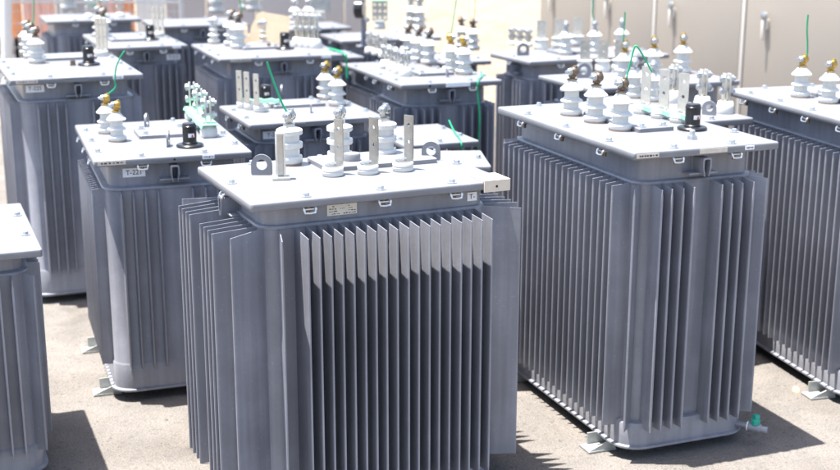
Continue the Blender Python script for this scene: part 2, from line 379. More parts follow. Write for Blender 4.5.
def gauge(T, x, y, rz=0.0, sc=1.0):
    z = T['h'] + 0.0005
    b = obj('oil_gauge', cached(('gb',), lambda: MB().lathe([(.052, 0), (.054, .003), (.054, .007), (.050, .011), (.034, .013), (.030, .014)], 28), 'oil_gauge', 'black'), T['root'], (x, y, z), (0, 0, rz))
    b.scale = (sc,) * 3
    def body():
        mb = MB(); r = .0275; n = 32; loops = []
        for q, rr in ((.0135, r), (.028, r), (.030, r), (.066, r), (.0665, r), (.084, r), (.090, r * .97), (.094, r * .86), (.095, r * .4)):
            loops.append([(rr * math.cos(2*math.pi*k/n), rr * math.sin(2*math.pi*k/n), q) for k in range(n)])
        return mb.loft(loops)
    obj('housing', cached(('gh',), body, 'housing', 'black', 45), b)
    def arc(z0, z1, r, a0, a1, n=8):
        V = []; F = []
        for i in range(n + 1):
            a = R_(a0 + (a1 - a0) * i / n)
            V += [(r * math.cos(a), r * math.sin(a), z0), (r * math.cos(a), r * math.sin(a), z1), ((r - .002) * math.cos(a), (r - .002) * math.sin(a), z0), ((r - .002) * math.cos(a), (r - .002) * math.sin(a), z1)]
        for i in range(n):
            a = 4 * i; F += [(a, a + 4, a + 5, a + 1), (a + 2, a + 3, a + 7, a + 6), (a + 1, a + 5, a + 7, a + 3), (a, a + 2, a + 6, a + 4)]
        F += [(0, 1, 3, 2), (4*n, 4*n+2, 4*n+3, 4*n+1)]
        return MB().add(V, F)
    obj('window', cached(('gw',), lambda: arc(.040, .055, .0284, -118, -66), 'window', 'face_white'), b)
    obj('pointer', cached(('gp',), lambda: MB().add([(-.002, -.0290, .0405), (.008, -.0288, .0405), (.004, -.0292, .051), (.001, -.0292, .051), (-.002, -.0278, .0405), (.008, -.0276, .0405), (.004, -.0278, .051), (.001, -.0278, .051)], [(0, 1, 2, 3), (4, 7, 6, 5), (0, 4, 5, 1), (1, 5, 6, 2), (2, 6, 7, 3), (3, 7, 4, 0)]), 'pointer', 'red'), b)
    obj('rim', cached(('gr',), lambda: MB().lathe([(.0275, .078), (.0286, .079), (.0286, .083), (.0275, .084)], 32), 'rim', 'black'), b)
    obj('foot_ring', cached(('gf',), lambda: MB().lathe([(.0275, .0135), (.031, .016), (.0275, .020)], 32), 'foot_ring', 'black'), b)
    return b
def handhole(T, x, y, wx, wy, bolts=True):
    z = T['h'] + 0.0006
    p = obj('handhole_cover', MB().loft([rrect(wx, wy, .012, 0), rrect(wx, wy, .012, .013), rrect(wx - .005, wy - .005, .010, .0155)]).mesh('handhole_cover', 'lid_paint'), T['root'], (x, y, z))
    if bolts:
        for sx in (-1, 1):
            for sy in (-1, 1): obj('bolt', cached(('bolt',), bolt_mb, 'bolt', 'zinc'), p, (sx * (wx / 2 - .03), sy * (wy / 2 - .03), .0155))
    return p
def eye_lug(T, x, y, rz=0, sc=1.0):
    def f():
        mb = MB(); t = .010; n = 24; ro, ri = .043, .022; cz = .040; V = []; F = []
        for s in (-t/2, t/2):
            for k in range(n):
                a = 2 * math.pi * (k + .5) / n; c, sn = math.cos(a), math.sin(a)
                ox, oz = ro * c, cz + ro * sn
                if sn < 0: ox = ro * (1 if c > 0 else -1) if abs(c) > .70 else ro * c / .70; oz = max(-.002 , cz + ro * sn * 1.45) if abs(c) > .7 else -.002
                V += [(ri * c, s, cz + ri * sn), (ox, s, oz)]
        m = 2 * n
        for k in range(n):
            k2 = (k + 1) % n
            F += [(2*k, 2*k+1, 2*k2+1, 2*k2), (m+2*k, m+2*k2, m+2*k2+1, m+2*k+1), (2*k, 2*k2, m+2*k2, m+2*k), (2*k+1, m+2*k+1, m+2*k2+1, 2*k2+1)]
        return mb.add(V, F)
    o = obj('lifting_eye', cached(('eye',), f, 'lifting_eye', 'lid_paint'), T['root'], (x, y, T['h'] + .002), (0, 0, rz)); o.scale = (sc,) * 3
    return o
def lug_mb():          # inverted-U lifting hook welded to the tank wall; sticks out along -y
    out = []
    W_, Hh, t = .034, .058, .006
    def prof(w, h):
        p = [(-w/2 * .55, -h)]
        n = 8
        p += [(-w/2, -h * .45)]
        for k in range(n + 1):
            a = math.pi - math.pi * k / n; p.append((w/2 * (abs(math.cos(a)) ** .55) * (1 if math.cos(a) > 0 else -1), -.004 + .010 * math.sin(a) ** .6))
        p += [(w/2, -h * .45), (w/2 * .55, -h)]
        return p
    o = prof(W_, Hh); i = [(x * .68, z - .006 if z > -Hh * .9 else z) for x, z in o]
    poly = o + i[::-1]
    n = len(o)
    V = []; F = []
    for y in (0.01, -.062):
        V += [(x, y, z) for x, z in o] + [(x, y, z) for x, z in i]
    m = 2 * n
    for k in range(n - 1):
        F += [(k, k + 1, m + k + 1, m + k), (n + k, m + n + k, m + n + k + 1, n + k + 1), (m + k, m + k + 1, m + n + k + 1, m + n + k), (k, n + k, n + k + 1, k + 1)]
    for k in (0, n - 1): F.append((k, m + k, m + n + k, n + k))
    mb = MB().add(V, F)
    mb.box((0, -.020, -Hh * .88), (.115, .044, .006), ch=.002)
    mb.box((0, .004, -.02), (.05, .012, .06))
    return mb
def foot_mb():        # angle bracket bolted down beside the tank, outward along -y
    mb = MB()
    mb.box((0, -.045, .005), (.075, .11, .006))
    mb.box((-.034, -.03, .028), (.006, .08, .045))
    mb.prism([(-.10, .008), (.01, .008), (.01, .05)], 'x', .028, .034)
    return mb
LID_T = 0.026
def transformer(id, h, near, w, d, th, label, fins=None, neck=.12, inset=.06, fdep=.062, drop=.007, body=.004, base=None, right_feet=True, diag=True, bolts=(2, 3), lugs='fb', feet=True, detail=2, group='grey oil transformers standing in the yard', zb=.115):
    t = R_(th); ex = Vector((math.cos(t), math.sin(t), 0)); ey = Vector((-math.sin(t), math.cos(t), 0))
    c = Vector((near[0], near[1], 0)) + ex * w / 2 + ey * d / 2
    root = empty('transformer', c, t); tag(root, label, 'transformer', group)
    T = dict(root=root, h=h, w=w, d=d, c=c, ex=ex, ey=ey, th=t)
    tw, td = w - 2 * inset, d - 2 * inset; rad = .055; zs = h - neck
    def loop(off, z): return rrect(tw + 2 * off, td + 2 * off, rad + off, z, 6)
    bo = body + fdep * .42 if base is None else base; zl = zb + .022
    tk = MB().loft([loop(bo - .02, .042), loop(bo + .011, .042), loop(bo + .012, .046), loop(bo + .011, .050), loop(bo, .053), loop(bo, zl - .008), loop(bo - .003, zl - .002), loop(body, zl + .002), loop(body, zs - .007), loop(body + .005, zs - .005), loop(body + .006, zs - .001), loop(body + .003, zs + .004), loop(-.003, zs + .006 + body * .25), loop(-.003, h - LID_T + .001)])
    tank = obj('tank', tk.mesh('tank', 'paint'), root)
    lid = obj('lid', MB().loft([rrect(w - .004, d - .004, .008, h - LID_T), rrect(w, d, .010, h - LID_T + .003), rrect(w, d, .010, h - .005), rrect(w - .003, d - .003, .009, h - .0015), rrect(w - .010, d - .010, .006, h)]).mesh('lid', 'lid_paint', 60), root)
    # bolts round the lid, with clips and bolt ends under its edge
    nf, ns = bolts; io = .032
    pos = []
    for k in range(nf):
        x = -w/2 + w * (k + .75) / (nf + .5)
        pos += [(x, -d/2 + io, 0), (x, d/2 - io, 180)]
    for k in range(ns):
        y = -d/2 + d * (k + .70) / (ns + .4)
        pos += [(-w/2 + io, y, -90), (w/2 - io, y, 90)]
    bm_ = cached(('bolt',), bolt_mb, 'bolt', 'zinc'); cm = cached(('clip',), clip_mb, 'edge_clip', 'zinc'); sm = cached(('stub',), stub_mb, 'bolt_end', 'bronze')
    for x, y, a in pos:
        obj('bolt', bm_, lid, (x, y, h), (0, 0, random.uniform(0, 1)))
        if detail > 0:
            q = Matrix.Rotation(R_(a), 3, 'Z') @ Vector((0, -(io - .004), 0))
            obj('edge_clip', cm, lid, (x + q.x, y + q.y, h - LID_T), (0, 0, R_(a)))
            if detail > 1: obj('bolt_end', sm, lid, (x + q.x * .55, y + q.y * .55, h - LID_T), (0, 0, 0))
    # fins
    fm = cached(('fin', round(fdep, 4), round(zb, 3), round(zs, 3)), lambda: fin_mb(fdep, zb, zs - .004, drop=drop), 'fin', 'paint')
    F = fins or {}
    def side(s, offs):
        for o in offs:
            j = random.uniform(-.0012, .0012); ja = random.uniform(-.022, .022); jt = random.uniform(-.0022, .0022); jt2 = random.uniform(-.001, .001)
            if s == 'f': obj('fin', fm, root, (o + j, -td/2 - body + .002, 0), (jt, jt2, R_(-90) + ja))
            if s == 'b': obj('fin', fm, root, (o + j, td/2 + body - .002, 0), (jt, jt2, R_(90) + ja))
            if s == 'l': obj('fin', fm, root, (-tw/2 - body + .002, o + j, 0), (jt, jt2, R_(180) + ja))
            if s == 'r': obj('fin', fm, root, (tw/2 + body - .002, o + j, 0), (jt, jt2, ja))
    for s in 'fblr':
        if s in F: side(s, F[s])
    if diag:
        k = rad * (1 - math.sqrt(.5)) - body * .7 + .002
        for sx in (-1, 1):
            for sy in (-1, 1):
                obj('fin', fm, root, (sx * (tw/2 - k), sy * (td/2 - k), 0), (0, 0, math.atan2(sy, sx)))
    lm = cached(('lug',), lug_mb, 'lifting_lug', 'paint')
    for s in lugs:
        a = {'f': 0, 'b': 180, 'l': -90, 'r': 90}[s]; r = td/2 if s in 'fb' else tw/2
        q = Matrix.Rotation(R_(a), 3, 'Z') @ Vector((0, -r + .002, 0))
        obj('lifting_lug', lm, root, (q.x, q.y, h - LID_T - .016), (0, 0, R_(a)))
    if feet:
        ft = cached(('foot',), foot_mb, 'foot', 'galv')
        for sx in ((-1, 1) if right_feet else (-1,)):
            for sy in (-1, 1):
                obj('foot', ft, root, (sx * (tw/2 + bo - .02), sy * (td/2 - .11), .0), (0, 0, R_(90 * sx)))
        obj('skid', MB().box((0, td/2 - .11, .024), (tw - .04, .07, .040)).mesh('skid', 'galv'), root)
        obj('skid', MB().box((0, -td/2 + .11, .024), (tw - .04, .07, .040)).mesh('skid', 'galv'), root)
    return T
def on(T, px, py, dz=0.0):          # local position on the lid from the pixel of a base that stands on it
    P = un(px, py, T['h'] + dz) - T['c']
    return P.dot(T['ex']), P.dot(T['ey'])
def two(sp, gap, n):                 # two groups of n fins with a gap between
    return [s * (gap / 2 + k * sp) for s in (-1, 1) for k in range(n)]
def row(L, sp):
    n = max(2, int(round(L / sp))); return [-L / 2 + L * k / n for k in range(n + 1)]
def plate_front(T, x, z, wx, hz, text=None, m='plate_white', size=None, off=None, name='number_plate', lines=0):
    """small plate on the front wall (neck) or on the lid's edge"""
    y = -T['d']/2 + off
    p = obj(name, MB().box((0, 0, 0), (wx, .0016, hz)).mesh(name, m), T['root'], (x, y, z))
    if text:
        obj('lettering', text_mesh(text, size, 'ink'), p, (0, -.0014, 0), (R_(90), 0, 0))
    if lines:
        mb = MB(); rnd = random.Random(lines * 17 + int(wx * 1000))
        if lines > 2:
            zz = hz * .36; hh = hz * .13
            mb.box((0, 0, zz), (wx * .06, .0006, hh))
            for k in range(-2, 4): mb.box((k * wx * .085, 0, zz), (wx * rnd.uniform(.03, .055), .0006, hh * rnd.uniform(.6, 1)))
            for r in range(1, lines):
                z1 = hz * (.36 - .74 * r / (lines - 1)); x1 = -wx * .43
                while x1 < wx * .40:
                    l = wx * rnd.uniform(.02, .07)
                    if rnd.random() < .68: mb.box((x1 + l / 2, 0, z1 + rnd.uniform(-.1, .1) * hh), (l, .0006, hh * rnd.uniform(.25, .6)))
                    x1 += l + wx * rnd.uniform(.015, .05)
        else:
            x1 = -wx * .38
            while x1 < wx * .36:
                l = wx * rnd.uniform(.04, .10)
                mb.box((x1 + l / 2, 0, 0), (l, .0006, hz * rnd.uniform(.2, .45))); x1 += l + wx * rnd.uniform(.03, .08)
        obj('lettering', mb.mesh('lettering', 'ink'), p, (0, -.0011, 0))
    return p
def onwall(T, px, py, off):      # local x and height where a pixel's ray meets the plane 'off' behind the lid's front edge
    d = un(px, py, 0) - Vector((0, 0, CAMH)); n = T['ey']; o = Vector((0, 0, CAMH))
    t = ((T['c'] - o).dot(n) - T['d'] / 2 + off) / d.dot(n)
    P = o + d * t; return (P - T['c']).dot(T['ex']), P.z
def neck_y(T, inset): return inset + .003 - .0014

# ------------------------------------------------------------------ the transformers
U = {}
def std_fins(w, d, inset, sp=.043, gap=.107, n=4, long_side='lr', spl=.045):
    tw, td = w - 2 * inset, d - 2 * inset
    f = {}
    if long_side == 'lr':
        f['f'] = f['b'] = two(sp, gap, n); f['l'] = f['r'] = row(td - .09, spl)
    else:
        f['l'] = f['r'] = two(sp, gap, n); f['f'] = f['b'] = row(tw - .09, spl)
    return f
# right-hand, long unit beside the middle one
T = U['R'] = transformer('R', 1.12, (.73, 4.098), .576, 1.074, 21, 'long grey transformer with three bushings in a row and green valve at its foot', std_fins(.576, 1.074, .06), bolts=(2, 3), right_feet=False, zb=.115, body=.008, base=.030, fdep=.071)
for p in ((571, 115), (595, 122), (620, 130)): bushing(T, *on(T, *p), 'slim', 'bronze', 1.05, R_(8))
for p in ((642, 113), (660, 117.5), (679, 122)): lv_bar(T, *on(T, *p), 'tin', .15, .040, rz=R_(36), side=1)
gauge(T, *on(T, 692, 129.5), rz=.05, sc=1.0)
handhole(T, .0, .0, .15, .42)
obj('plug', MB().lathe([(.019, 0), (.019, .012), (.0105, .012), (.0105, .03), (.008, .032)], 6).mesh('plug', 'zinc'), T['root'], (*on(T, 692, 139), T['h'] + .0005))
plate_front(T, -.235, 1.107, .085, .014, m='plate_alu', off=-.0014, name='rating_plate', lines=1)
plate_front(T, .165, 1.108, .036, .014, m='plate_white', off=-.0014, name='rating_plate', lines=2)
plate_front(T, .02, 1.1075, .11, .016, m='plate_alu', off=-.0012, name='rating_plate')
# middle unit, its long side to the front, deep fins
T = U['M'] = transformer('M', 1.06, (-.472, 3.609), .852, .614, 24, 'wide grey transformer with deep flared fins, upright terminal bars and a cream maker plate', None, neck=.090, inset=.05, fdep=.142, drop=.010, base=.02, diag=False, bolts=(3, 1), lugs='lr', zb=.095, right_feet=False)
tw, td = .852 - .10, .614 - .10
fm = CACHE[('fin', .142, .095, round(1.06 - .090, 3)), 'paint']
fm2 = cached(('fin', .130, .095, round(1.06 - .090, 3)), lambda: fin_mb(.130, .095, 1.06 - .090 - .004, t=.0065, drop=.008), 'fin', 'paint')
for k in range(18):
    x = -.277 + .0357 * k
    for s in (-1, 1): obj('fin', fm2, T['root'], (x, s * (td/2 + .002), 0), (0, 0, R_(90 * s) + random.uniform(-.01, .01)))
for s in (-1, 1):
    for y in two(.046, .13, 4): obj('fin', fm, T['root'], (s * (tw/2 + .002), y, 0), (0, 0, (0 if s > 0 else math.pi) + random.uniform(-.02, .02)))
    for q in (-1, 1):
        a_ = math.pi * (0 if s > 0 else 1) + R_(24) * q * s
        obj('fin', fm2, T['root'], (s * (tw/2 - .008), q * (td/2 - .022), 0), (0, 0, a_))
obj('fin', fm2, T['root'], (-tw/2 + .050, -td/2 - .001, 0), (0, 0, R_(256)))
for p in ((290, 164), (340, 160), (384, 157)): bushing(T, *on(T, *p), 'barrel', 'steel', 1.02, R_(35))
for p in ((333, 175.5), (368, 173.5), (403, 170.5)): lv_bar(T, *on(T, *p), 'steel', .150, .037, rz=R_(26), side=1, sc=1.0)
hx, hy = on(T, 372, 162); handhole(T, hx, hy, .40, .21, False)
cx_, cy_ = on(T, 352, 159, .02); obj('filler_cap', MB().lathe([(.027, .015), (.029, .017), (.029, .036), (.027, .040)], 24).mesh('filler_cap', 'lid_paint'), T['root'], (cx_, cy_, T['h'] + .0005))
px_, py_ = on(T, 312, 161); obj('plug', MB().lathe([(.010, 0), (.010, .010), (.006, .014)], 6).mesh('plug', 'red'), T['root'], (px_, py_, T['h'] + .0005))
gx, gy = on(T, 281, 179)
gb = obj('level_gauge', MB().box((0, 0, .005), (.058, .05, .009), ch=.003).box((-.012, .002, .075), (.006, .030, .14), ch=.0015).box((.012, .002, .075), (.006, .030, .14), ch=.0015).box((0, .002, .147), (.030, .030, .006), ch=.0015).mesh('level_gauge', 'tin'), T['root'], (gx, gy, T['h'] + .0005), (0, 0, R_(-14)))
obj('sight_glass', MB().box((0, .006, .077), (.018, .016, .132)).mesh('sight_glass', 'steel'), gb)
ex_, ey_ = on(T, 431, 160); eye_lug(T, ex_, ey_, R_(-30), .76)
ex_, ey_ = on(T, 262, 175); eye_lug(T, ex_, ey_, R_(-24), .80)
q_ = onwall(T, 342, 208, .0514)
plate_front(T, q_[0], q_[1], .098, .042, m='plate_cream', off=.0514, name='maker_plate', lines=5)
q_ = onwall(T, 472, 196.5, .0514)
pl = plate_front(T, q_[0], q_[1], .034, .028, 'T-', size=.022, off=.0514)
# single bolt ends for the middle one's front row are part of its lid
# far right long unit
T = U['R3'] = transformer('R3', 1.12, (1.672, 4.602), .60, 1.07, 15, 'long grey transformer nearest the beige cabinets with two bushings, one holding a green wire', std_fins(.60, 1.07, .06), bolts=(2, 4))
for p in ((800, 97), (828, 103)): bushing(T, *on(T, *p), 'slim', 'brass', 1.0, R_(10))
bushing(T, *(lambda a, b: (a, b - .20))(*on(T, 828, 103)), 'slim', 'brass', 1.0, .5)
gauge(T, .1, -.36)
handhole(T, .06, 0.05, .22, .4)
# left unit with the plate T-221
T = U['T221'] = transformer('T221', .985, (-1.19, 4.648), .602, .863, 19, 'grey transformer numbered T-221 with black gauge and green tape on its terminals', {'f': [-.205, -.161, -.114, -.067, .067, .114, .161, .205], 'b': two(.045, .134, 4), 'l': row(.62, .039), 'r': row(.62, .039)}, neck=.125, inset=.055, body=.016, fdep=.046, bolts=(2, 3), zb=.135, diag=False, base=.021)
for p in ((117.5, 141), (107, 133)): bushing(T, *on(T, *p), 'slim', 'brass', .92, R_(0))
PT = [on(T, *p) for p in ((209, 136.5), (200.5, 127), (193, 119))]
for p in PT: lv_post(T, *p, hgt=.115, rz=R_(-10), tall=.05)
gauge(T, *on(T, 190, 146.5), rz=R_(8))
handhole(T, *on(T, 163, 134), .22, .20)
eye_lug(T, *on(T, 147, 128), R_(70), .75); eye_lug(T, *on(T, 168.5, 146), R_(75), .75)
plate_front(T, *onwall(T, 134, 172.5, .0564), .085, .034, 'T-221', size=.026, off=.0564)
plate_front(T, -.235, .9725, .105, .015, m='plate_alu', off=-.0014, name='rating_plate', lines=1)
plate_front(T, .13, .9735, .046, .014, m='plate_white', off=-.0014, name='rating_plate', lines=2)
obj('vent_hole', MB().lathe([(.0045, 0), (.0045, .001)], 10, rot=Matrix.Rotation(R_(90), 3, 'X')).mesh('vent_hole', 'dark_hole'), T['root'], (.0, -T['d']/2 - .0001, .972))
# left back unit with the plate T-225
T = U['T225'] = transformer('T225', 1.12, (-1.885, 5.923), .624, .92, 22, 'grey transformer numbered T-225 with black gauge and three dark-tipped bushings', std_fins(.624, .92, .065, sp=.042, gap=.13, n=4), neck=.115, inset=.06, body=.016, fdep=.048, bolts=(2, 3), diag=False, zb=.15, base=.021)
for p in ((37, 63), (32, 58), (28, 54.5)): bushing(T, *on(T, *p), 'slim', 'bronze', 1.05, .4)
gauge(T, *on(T, 89, 65), rz=R_(10), sc=1.05)
obj('plug', MB().lathe([(.016, 0), (.016, .008), (.013, .008), (.013, .026)], 6).mesh('plug', 'bronze'), T['root'], (*on(T, 73, 65.5), T['h'] + .0005))
for p in ((94, 55), (98, 55.5), (102, 56)): lv_bar(T, *on(T, *p), 'tin', .17, .028, rz=R_(30), side=1)
handhole(T, *on(T, 66, 58), .30, .22)
plate_front(T, *onwall(T, 35, 88.7, .0614), .085, .034, 'T-225', size=.026, off=.0614)
plate_front(T, -.235, 1.107, .10, .015, m='plate_alu', off=-.0014, name='rating_plate', lines=1)
plate_front(T, -.01, 1.1075, .13, .018, m='lid_paint', off=-.0012, name='rating_plate')
plate_front(T, .19, 1.108, .05, .014, m='plate_white', off=-.0014, name='rating_plate', lines=2)
# the unit cut by the left edge of the picture: place it by the corner that shows
hLB = .83; P_ = un(42.4, 249, hLB); wLB, dLB = .64, .72; tLB = R_(22)
T = U['LB'] = transformer('LB', hLB, (P_.x - wLB * math.cos(tLB), P_.y - wLB * math.sin(tLB)), wLB, dLB, 22, 'low grey transformer with thin shallow fins standing in front of T-225', std_fins(wLB, dLB, .055, long_side='fb', n=3, gap=.16), neck=.085, inset=.055, body=.012, fdep=.05, bolts=(2, 2), lugs='lr', right_feet=False, base=.02)
for a in (-.16, 0, .16): bushing(T, a - .1, .12, 'slim', 'bronze', 1.0, .4)
handhole(T, -.08, -.1, .26, .2)
# middle row
T = U['T2'] = transformer('T2', .97, (-.722, 5.56), .64, .59, 21.5, 'grey transformer numbered T-2 with three pale upright bars and two brass-topped bushings', std_fins(.64, .59, .06, gap=.14), neck=.10, bolts=(2, 2))
for p in ((244, 107.5), (251.5, 109), (261, 111.5)): lv_bar(T, *on(T, *p), 'tin', .15, .030, rz=R_(35), side=-1, big=False)
for p in ((325.5, 99), (337.5, 105.5)): bushing(T, *on(T, *p), 'slim', 'brass', 1.05, .5)
handhole(T, *on(T, 295, 105), .26, .18); gauge(T, *on(T, 266, 102), sc=.9); eye_lug(T, *on(T, 282, 98), R_(70), .8)
eye_lug(T, *on(T, 311, 112.5), R_(75), .6)
plate_front(T, *onwall(T, 271, 135, .0614), .075, .034, 'T-2', size=.026, off=.0614)
plate_front(T, .09, .957, .30, .020, m='lid_paint', off=-.0012, name='rating_plate')
obj('vent_hole', MB().lathe([(.005, 0), (.005, .001)], 10, rot=Matrix.Rotation(R_(90), 3, 'X')).mesh('vent_hole', 'dark_hole'), T['root'], (.27, -T['d']/2 - .0001, .957))
T = U['S'] = transformer('S', .93, (-.03, 5.262), .345, .475, 21, 'small low transformer with bare bolted lid and a green wire across it', {'f': row(.16, .04), 'b': row(.16, .04), 'l': row(.28, .04), 'r': row(.28, .04)}, neck=.08, inset=.05, fdep=.045, diag=False, bolts=(1, 2), lugs='')
plate_front(T, -.05, .918, .06, .014, m='plate_white', off=-.0014, name='rating_plate')
T = U['W'] = transformer('W', .93, (-.075, 4.80), .385, .335, 4, 'low narrow transformer with plain pale lid squeezed between two finned neighbours', {'f': row(.2, .04), 'b': row(.2, .04)}, neck=.08, inset=.05, fdep=.035, diag=False, bolts=(1, 1), lugs='')
T = U['C2'] = transformer('C2', 1.06, (-.054, 6.199), .545, .575, 20, 'grey transformer with four clamp posts in a row and two bronze-topped bushings', std_fins(.545, .575, .06, gap=.13), bolts=(2, 2))
for p in ((386, 68.5), (392.3, 70.8), (398.5, 73.3), (405.5, 76)): lv_post(T, *on(T, *p), hgt=.085, rz=R_(-5), tall=.05, sc=.95)
for p in ((451, 71), (464, 74)): bushing(T, *on(T, *p), 'slim', 'brass', 1.12, R_(140))
handhole(T, *on(T, 430, 73.5), .20, .20); eye_lug(T, *on(T, 447, 76.5), R_(75), .6)
plate_front(T, .03, 1.047, .13, .020, m='plate_white', off=-.0012, name='rating_plate')
obj('vent_hole', MB().lathe([(.006, 0), (.006, .001)], 10, rot=Matrix.Rotation(R_(90), 3, 'X')).mesh('vent_hole', 'dark_hole'), T['root'], (-.12, -T['d']/2 - .0001, 1.047))
# back left
T = U['TL2'] = transformer('TL2', 1.06, (-1.909, 7.886), .525, .95, 22, 'grey transformer with black gauge, pale number plate and clamp posts behind T-225', std_fins(.525, .95, .06), bolts=(2, 3), detail=1)
for p in ((104.5, 39), (100, 36.5)): bushing(T, *on(T, *p), 'slim', 'bronze', 1.15, .4)
gauge(T, *on(T, 150.5, 40), sc=1.05)
for p in ((151, 35.5), (155, 36), (159.5, 36.5)): lv_bar(T, *on(T, *p), 'tin', .16, .028, rz=R_(30))
plate_front(T, *onwall(T, 173.5, 57, .0614), .090, .036, 'T-212', size=.026, off=.0614)
plate_front(T, -.02, 1.0475, .15, .018, m='lid_paint', off=-.0012, name='rating_plate')
plate_front(T, .19, 1.048, .055, .015, m='plate_white', off=-.0014, name='rating_plate')
handhole(T, *on(T, 128, 39.5), .26, .24)
T = U['T3'] = transformer('T3', 1.06, (-1.109, 7.296), .773, .88, 20, 'wide grey transformer with black gauge, four bolted clamp posts and cardboard behind it', std_fins(.773, .88, .065, gap=.16, n=5), inset=.065, bolts=(2, 3), detail=1)
for p in ((239, 48.5), (232, 45.5)): bushing(T, *on(T, *p), 'slim', 'bronze', 1.25, .4)
bushing(T, *on(T, 214, 43.5), 'small', 'zinc', 1.4, 0); bushing(T, *on(T, 263.5, 44), 'small', 'zinc', 1.3, 0)
for p in ((298, 46.5), (304, 47), (310, 47.5), (316, 48)): lv_post(T, *on(T, *p), hgt=.16, tall=.055, sc=1.05)
gauge(T, *on(T, 285, 49), rz=R_(8), sc=1.08)
obj('plug', MB().lathe([(.018, 0), (.018, .008), (.013, .008), (.013, .03)], 6).mesh('plug', 'bronze'), T['root'], (*on(T, 269, 48.5), T['h'] + .0005))
handhole(T, *on(T, 258, 47.5), .24, .24)
plate_front(T, -.26, 1.047, .12, .015, m='plate_alu', off=-.0014, name='rating_plate', lines=1)
plate_front(T, .04, 1.0475, .15, .018, m='lid_paint', off=-.0012, name='rating_plate')
plate_front(T, .255, 1.048, .06, .015, m='plate_white', off=-.0014, name='rating_plate')
# back middle and right
T = U['X'] = transformer('X', 1.03, (.69, 7.43), .985, .51, 24, 'wide grey transformer with flat holed terminal plates beside the beige cabinets', std_fins(.985, .51, .06, long_side='fb', n=3, gap=.12), bolts=(3, 1), detail=1, lugs='lr')
for p in ((541, 49.5), (558.5, 48), (577, 46)): lv_bar(T, *on(T, *p), 'tin', .115, .058, rz=R_(-24), big=True, sc=1.0)
for p in ((565.5, 54.5), (594, 53)): bushing(T, *on(T, *p), 'slim', 'zinc', 1.12, R_(60))
bushing(T, *on(T, 621, 51), 'slim', 'zinc', 1.12, R_(60))
for p in ((512, 45), (520, 46), (528, 46.5)): lv_post(T, *on(T, *p), hgt=.10, tall=.03, sc=.9)
eye_lug(T, *on(T, 523, 55.5), R_(-10), .9); handhole(T, .0, .06, .3, .2)
T = U['U14'] = transformer('U14', 1.06, (.858, 6.05), .86, .55, 22, 'grey transformer with steel terminal plates and yellow-clamped bushings between two others', std_fins(.86, .55, .06, long_side='fb', n=3, gap=.12), bolts=(3, 1), detail=1, lugs='lr')
for p in ((584.5, 71.5), (602.5, 71.5), (619, 71)): lv_bar(T, *on(T, *p), 'steel', .115, .058, rz=R_(-24), big=True, sc=.9)
for p in ((624, 82), (653, 77)): bushing(T, *on(T, *p), 'slim', 'brass', 1.15, R_(60))
bushing(T, *on(T, 682, 73), 'slim', 'brass', 1.15, R_(60))
eye_lug(T, *on(T, 583.5, 78), R_(-10), .9)
T = U['U15'] = transformer('U15', 1.06, (1.07, 5.06), .37, .76, 21, 'narrow grey transformer with three bolted clamp posts hemmed in by longer units', {'f': two(.043, .08, 2), 'b': two(.043, .08, 2), 'l': row(.56, .045), 'r': row(.56, .045)}, inset=.055, fdep=.05, bolts=(1, 3), detail=1)
for p in ((673, 102), (702, 108), (725, 113)): lv_post(T, *on(T, *p), hgt=.11, tall=.05, rz=R_(-10), sc=1.05)
for p in ((634, 97.5), (652, 101)): bushing(T, *on(T, *p), 'slim', 'zinc', 1.0, R_(60))
eye_lug(T, *on(T, 709, 115), R_(-50), .7)
T = U['U16'] = transformer('U16', .95, (-.20, 7.40), .46, .66, 22, 'grey transformer with three bushings and clamp posts behind the four-post one', std_fins(.46, .66, .055, gap=.1, n=3), inset=.055, fdep=.05, bolts=(1, 2), detail=1)
for p in ((408, 58), (418.5, 61), (429, 64)): bushing(T, *on(T, *p), 'slim', 'bronze', 1.25, .4)
for p in ((370, 53), (377, 55), (384, 57.5)): lv_post(T, *on(T, *p), hgt=.11, tall=.04)
T = U['U18'] = transformer('U18', .95, (.20, 8.05), .34, .50, 22, 'small grey transformer with two bushings trailing thin green wires beside the bright sand', {'f': row(.18, .04), 'b': row(.18, .04), 'l': row(.3, .04), 'r': row(.3, .04)}, inset=.055, fdep=.045, diag=False, bolts=(1, 2), detail=1)
for p in ((461.5, 47.5), (473, 50)): bushing(T, *on(T, *p), 'slim', 'bronze', 1.2, R_(170))
T = U['U17'] = transformer('U17', .95, (-.52, 9.42), .80, .56, 21, 'grey transformer with a green-edged perforated plate and paired bushings by the sand', std_fins(.80, .56, .06, long_side='fb', n=3, gap=.12), bolts=(3, 1), detail=1, lugs='lr')
for p in ((411, 28), (419.5, 29)): bushing(T, *on(T, *p), 'slim', 'zinc', 1.45, .4)
T = U['U22'] = transformer('U22', .93, (-.60, 8.46), .30, .42, 21, 'narrow grey transformer carrying a black round dial on an upright post', {'f': row(.12, .04), 'b': row(.12, .04)}, inset=.05, fdep=.045, diag=False, bolts=(1, 1), detail=1, lugs='')
T = U['U21'] = transformer('U21', .95, (-.98, 10.35), .52, .55, 21, 'grey transformer topped by a dark perforated plate before the grey boards', std_fins(.52, .55, .055, gap=.12, n=3), inset=.055, fdep=.05, bolts=(2, 1), detail=1)
for a in (-.12, .0): bushing(T, a, .1, 'slim', 'zinc', 1.2, .4)
T = U['U19'] = transformer('U19', 1.06, (-1.88, 9.36), .70, .60, 21, 'grey transformer with tall white bushing in front of the grey boards', std_fins(.70, .60, .055, gap=.14), inset=.055, fdep=.055, bolts=(2, 1), detail=1)
for p in ((217, 13), (247, 9.5), (254, 11)): bushing(T, *on(T, *p), 'barrel', 'zinc', 1.5, .4)
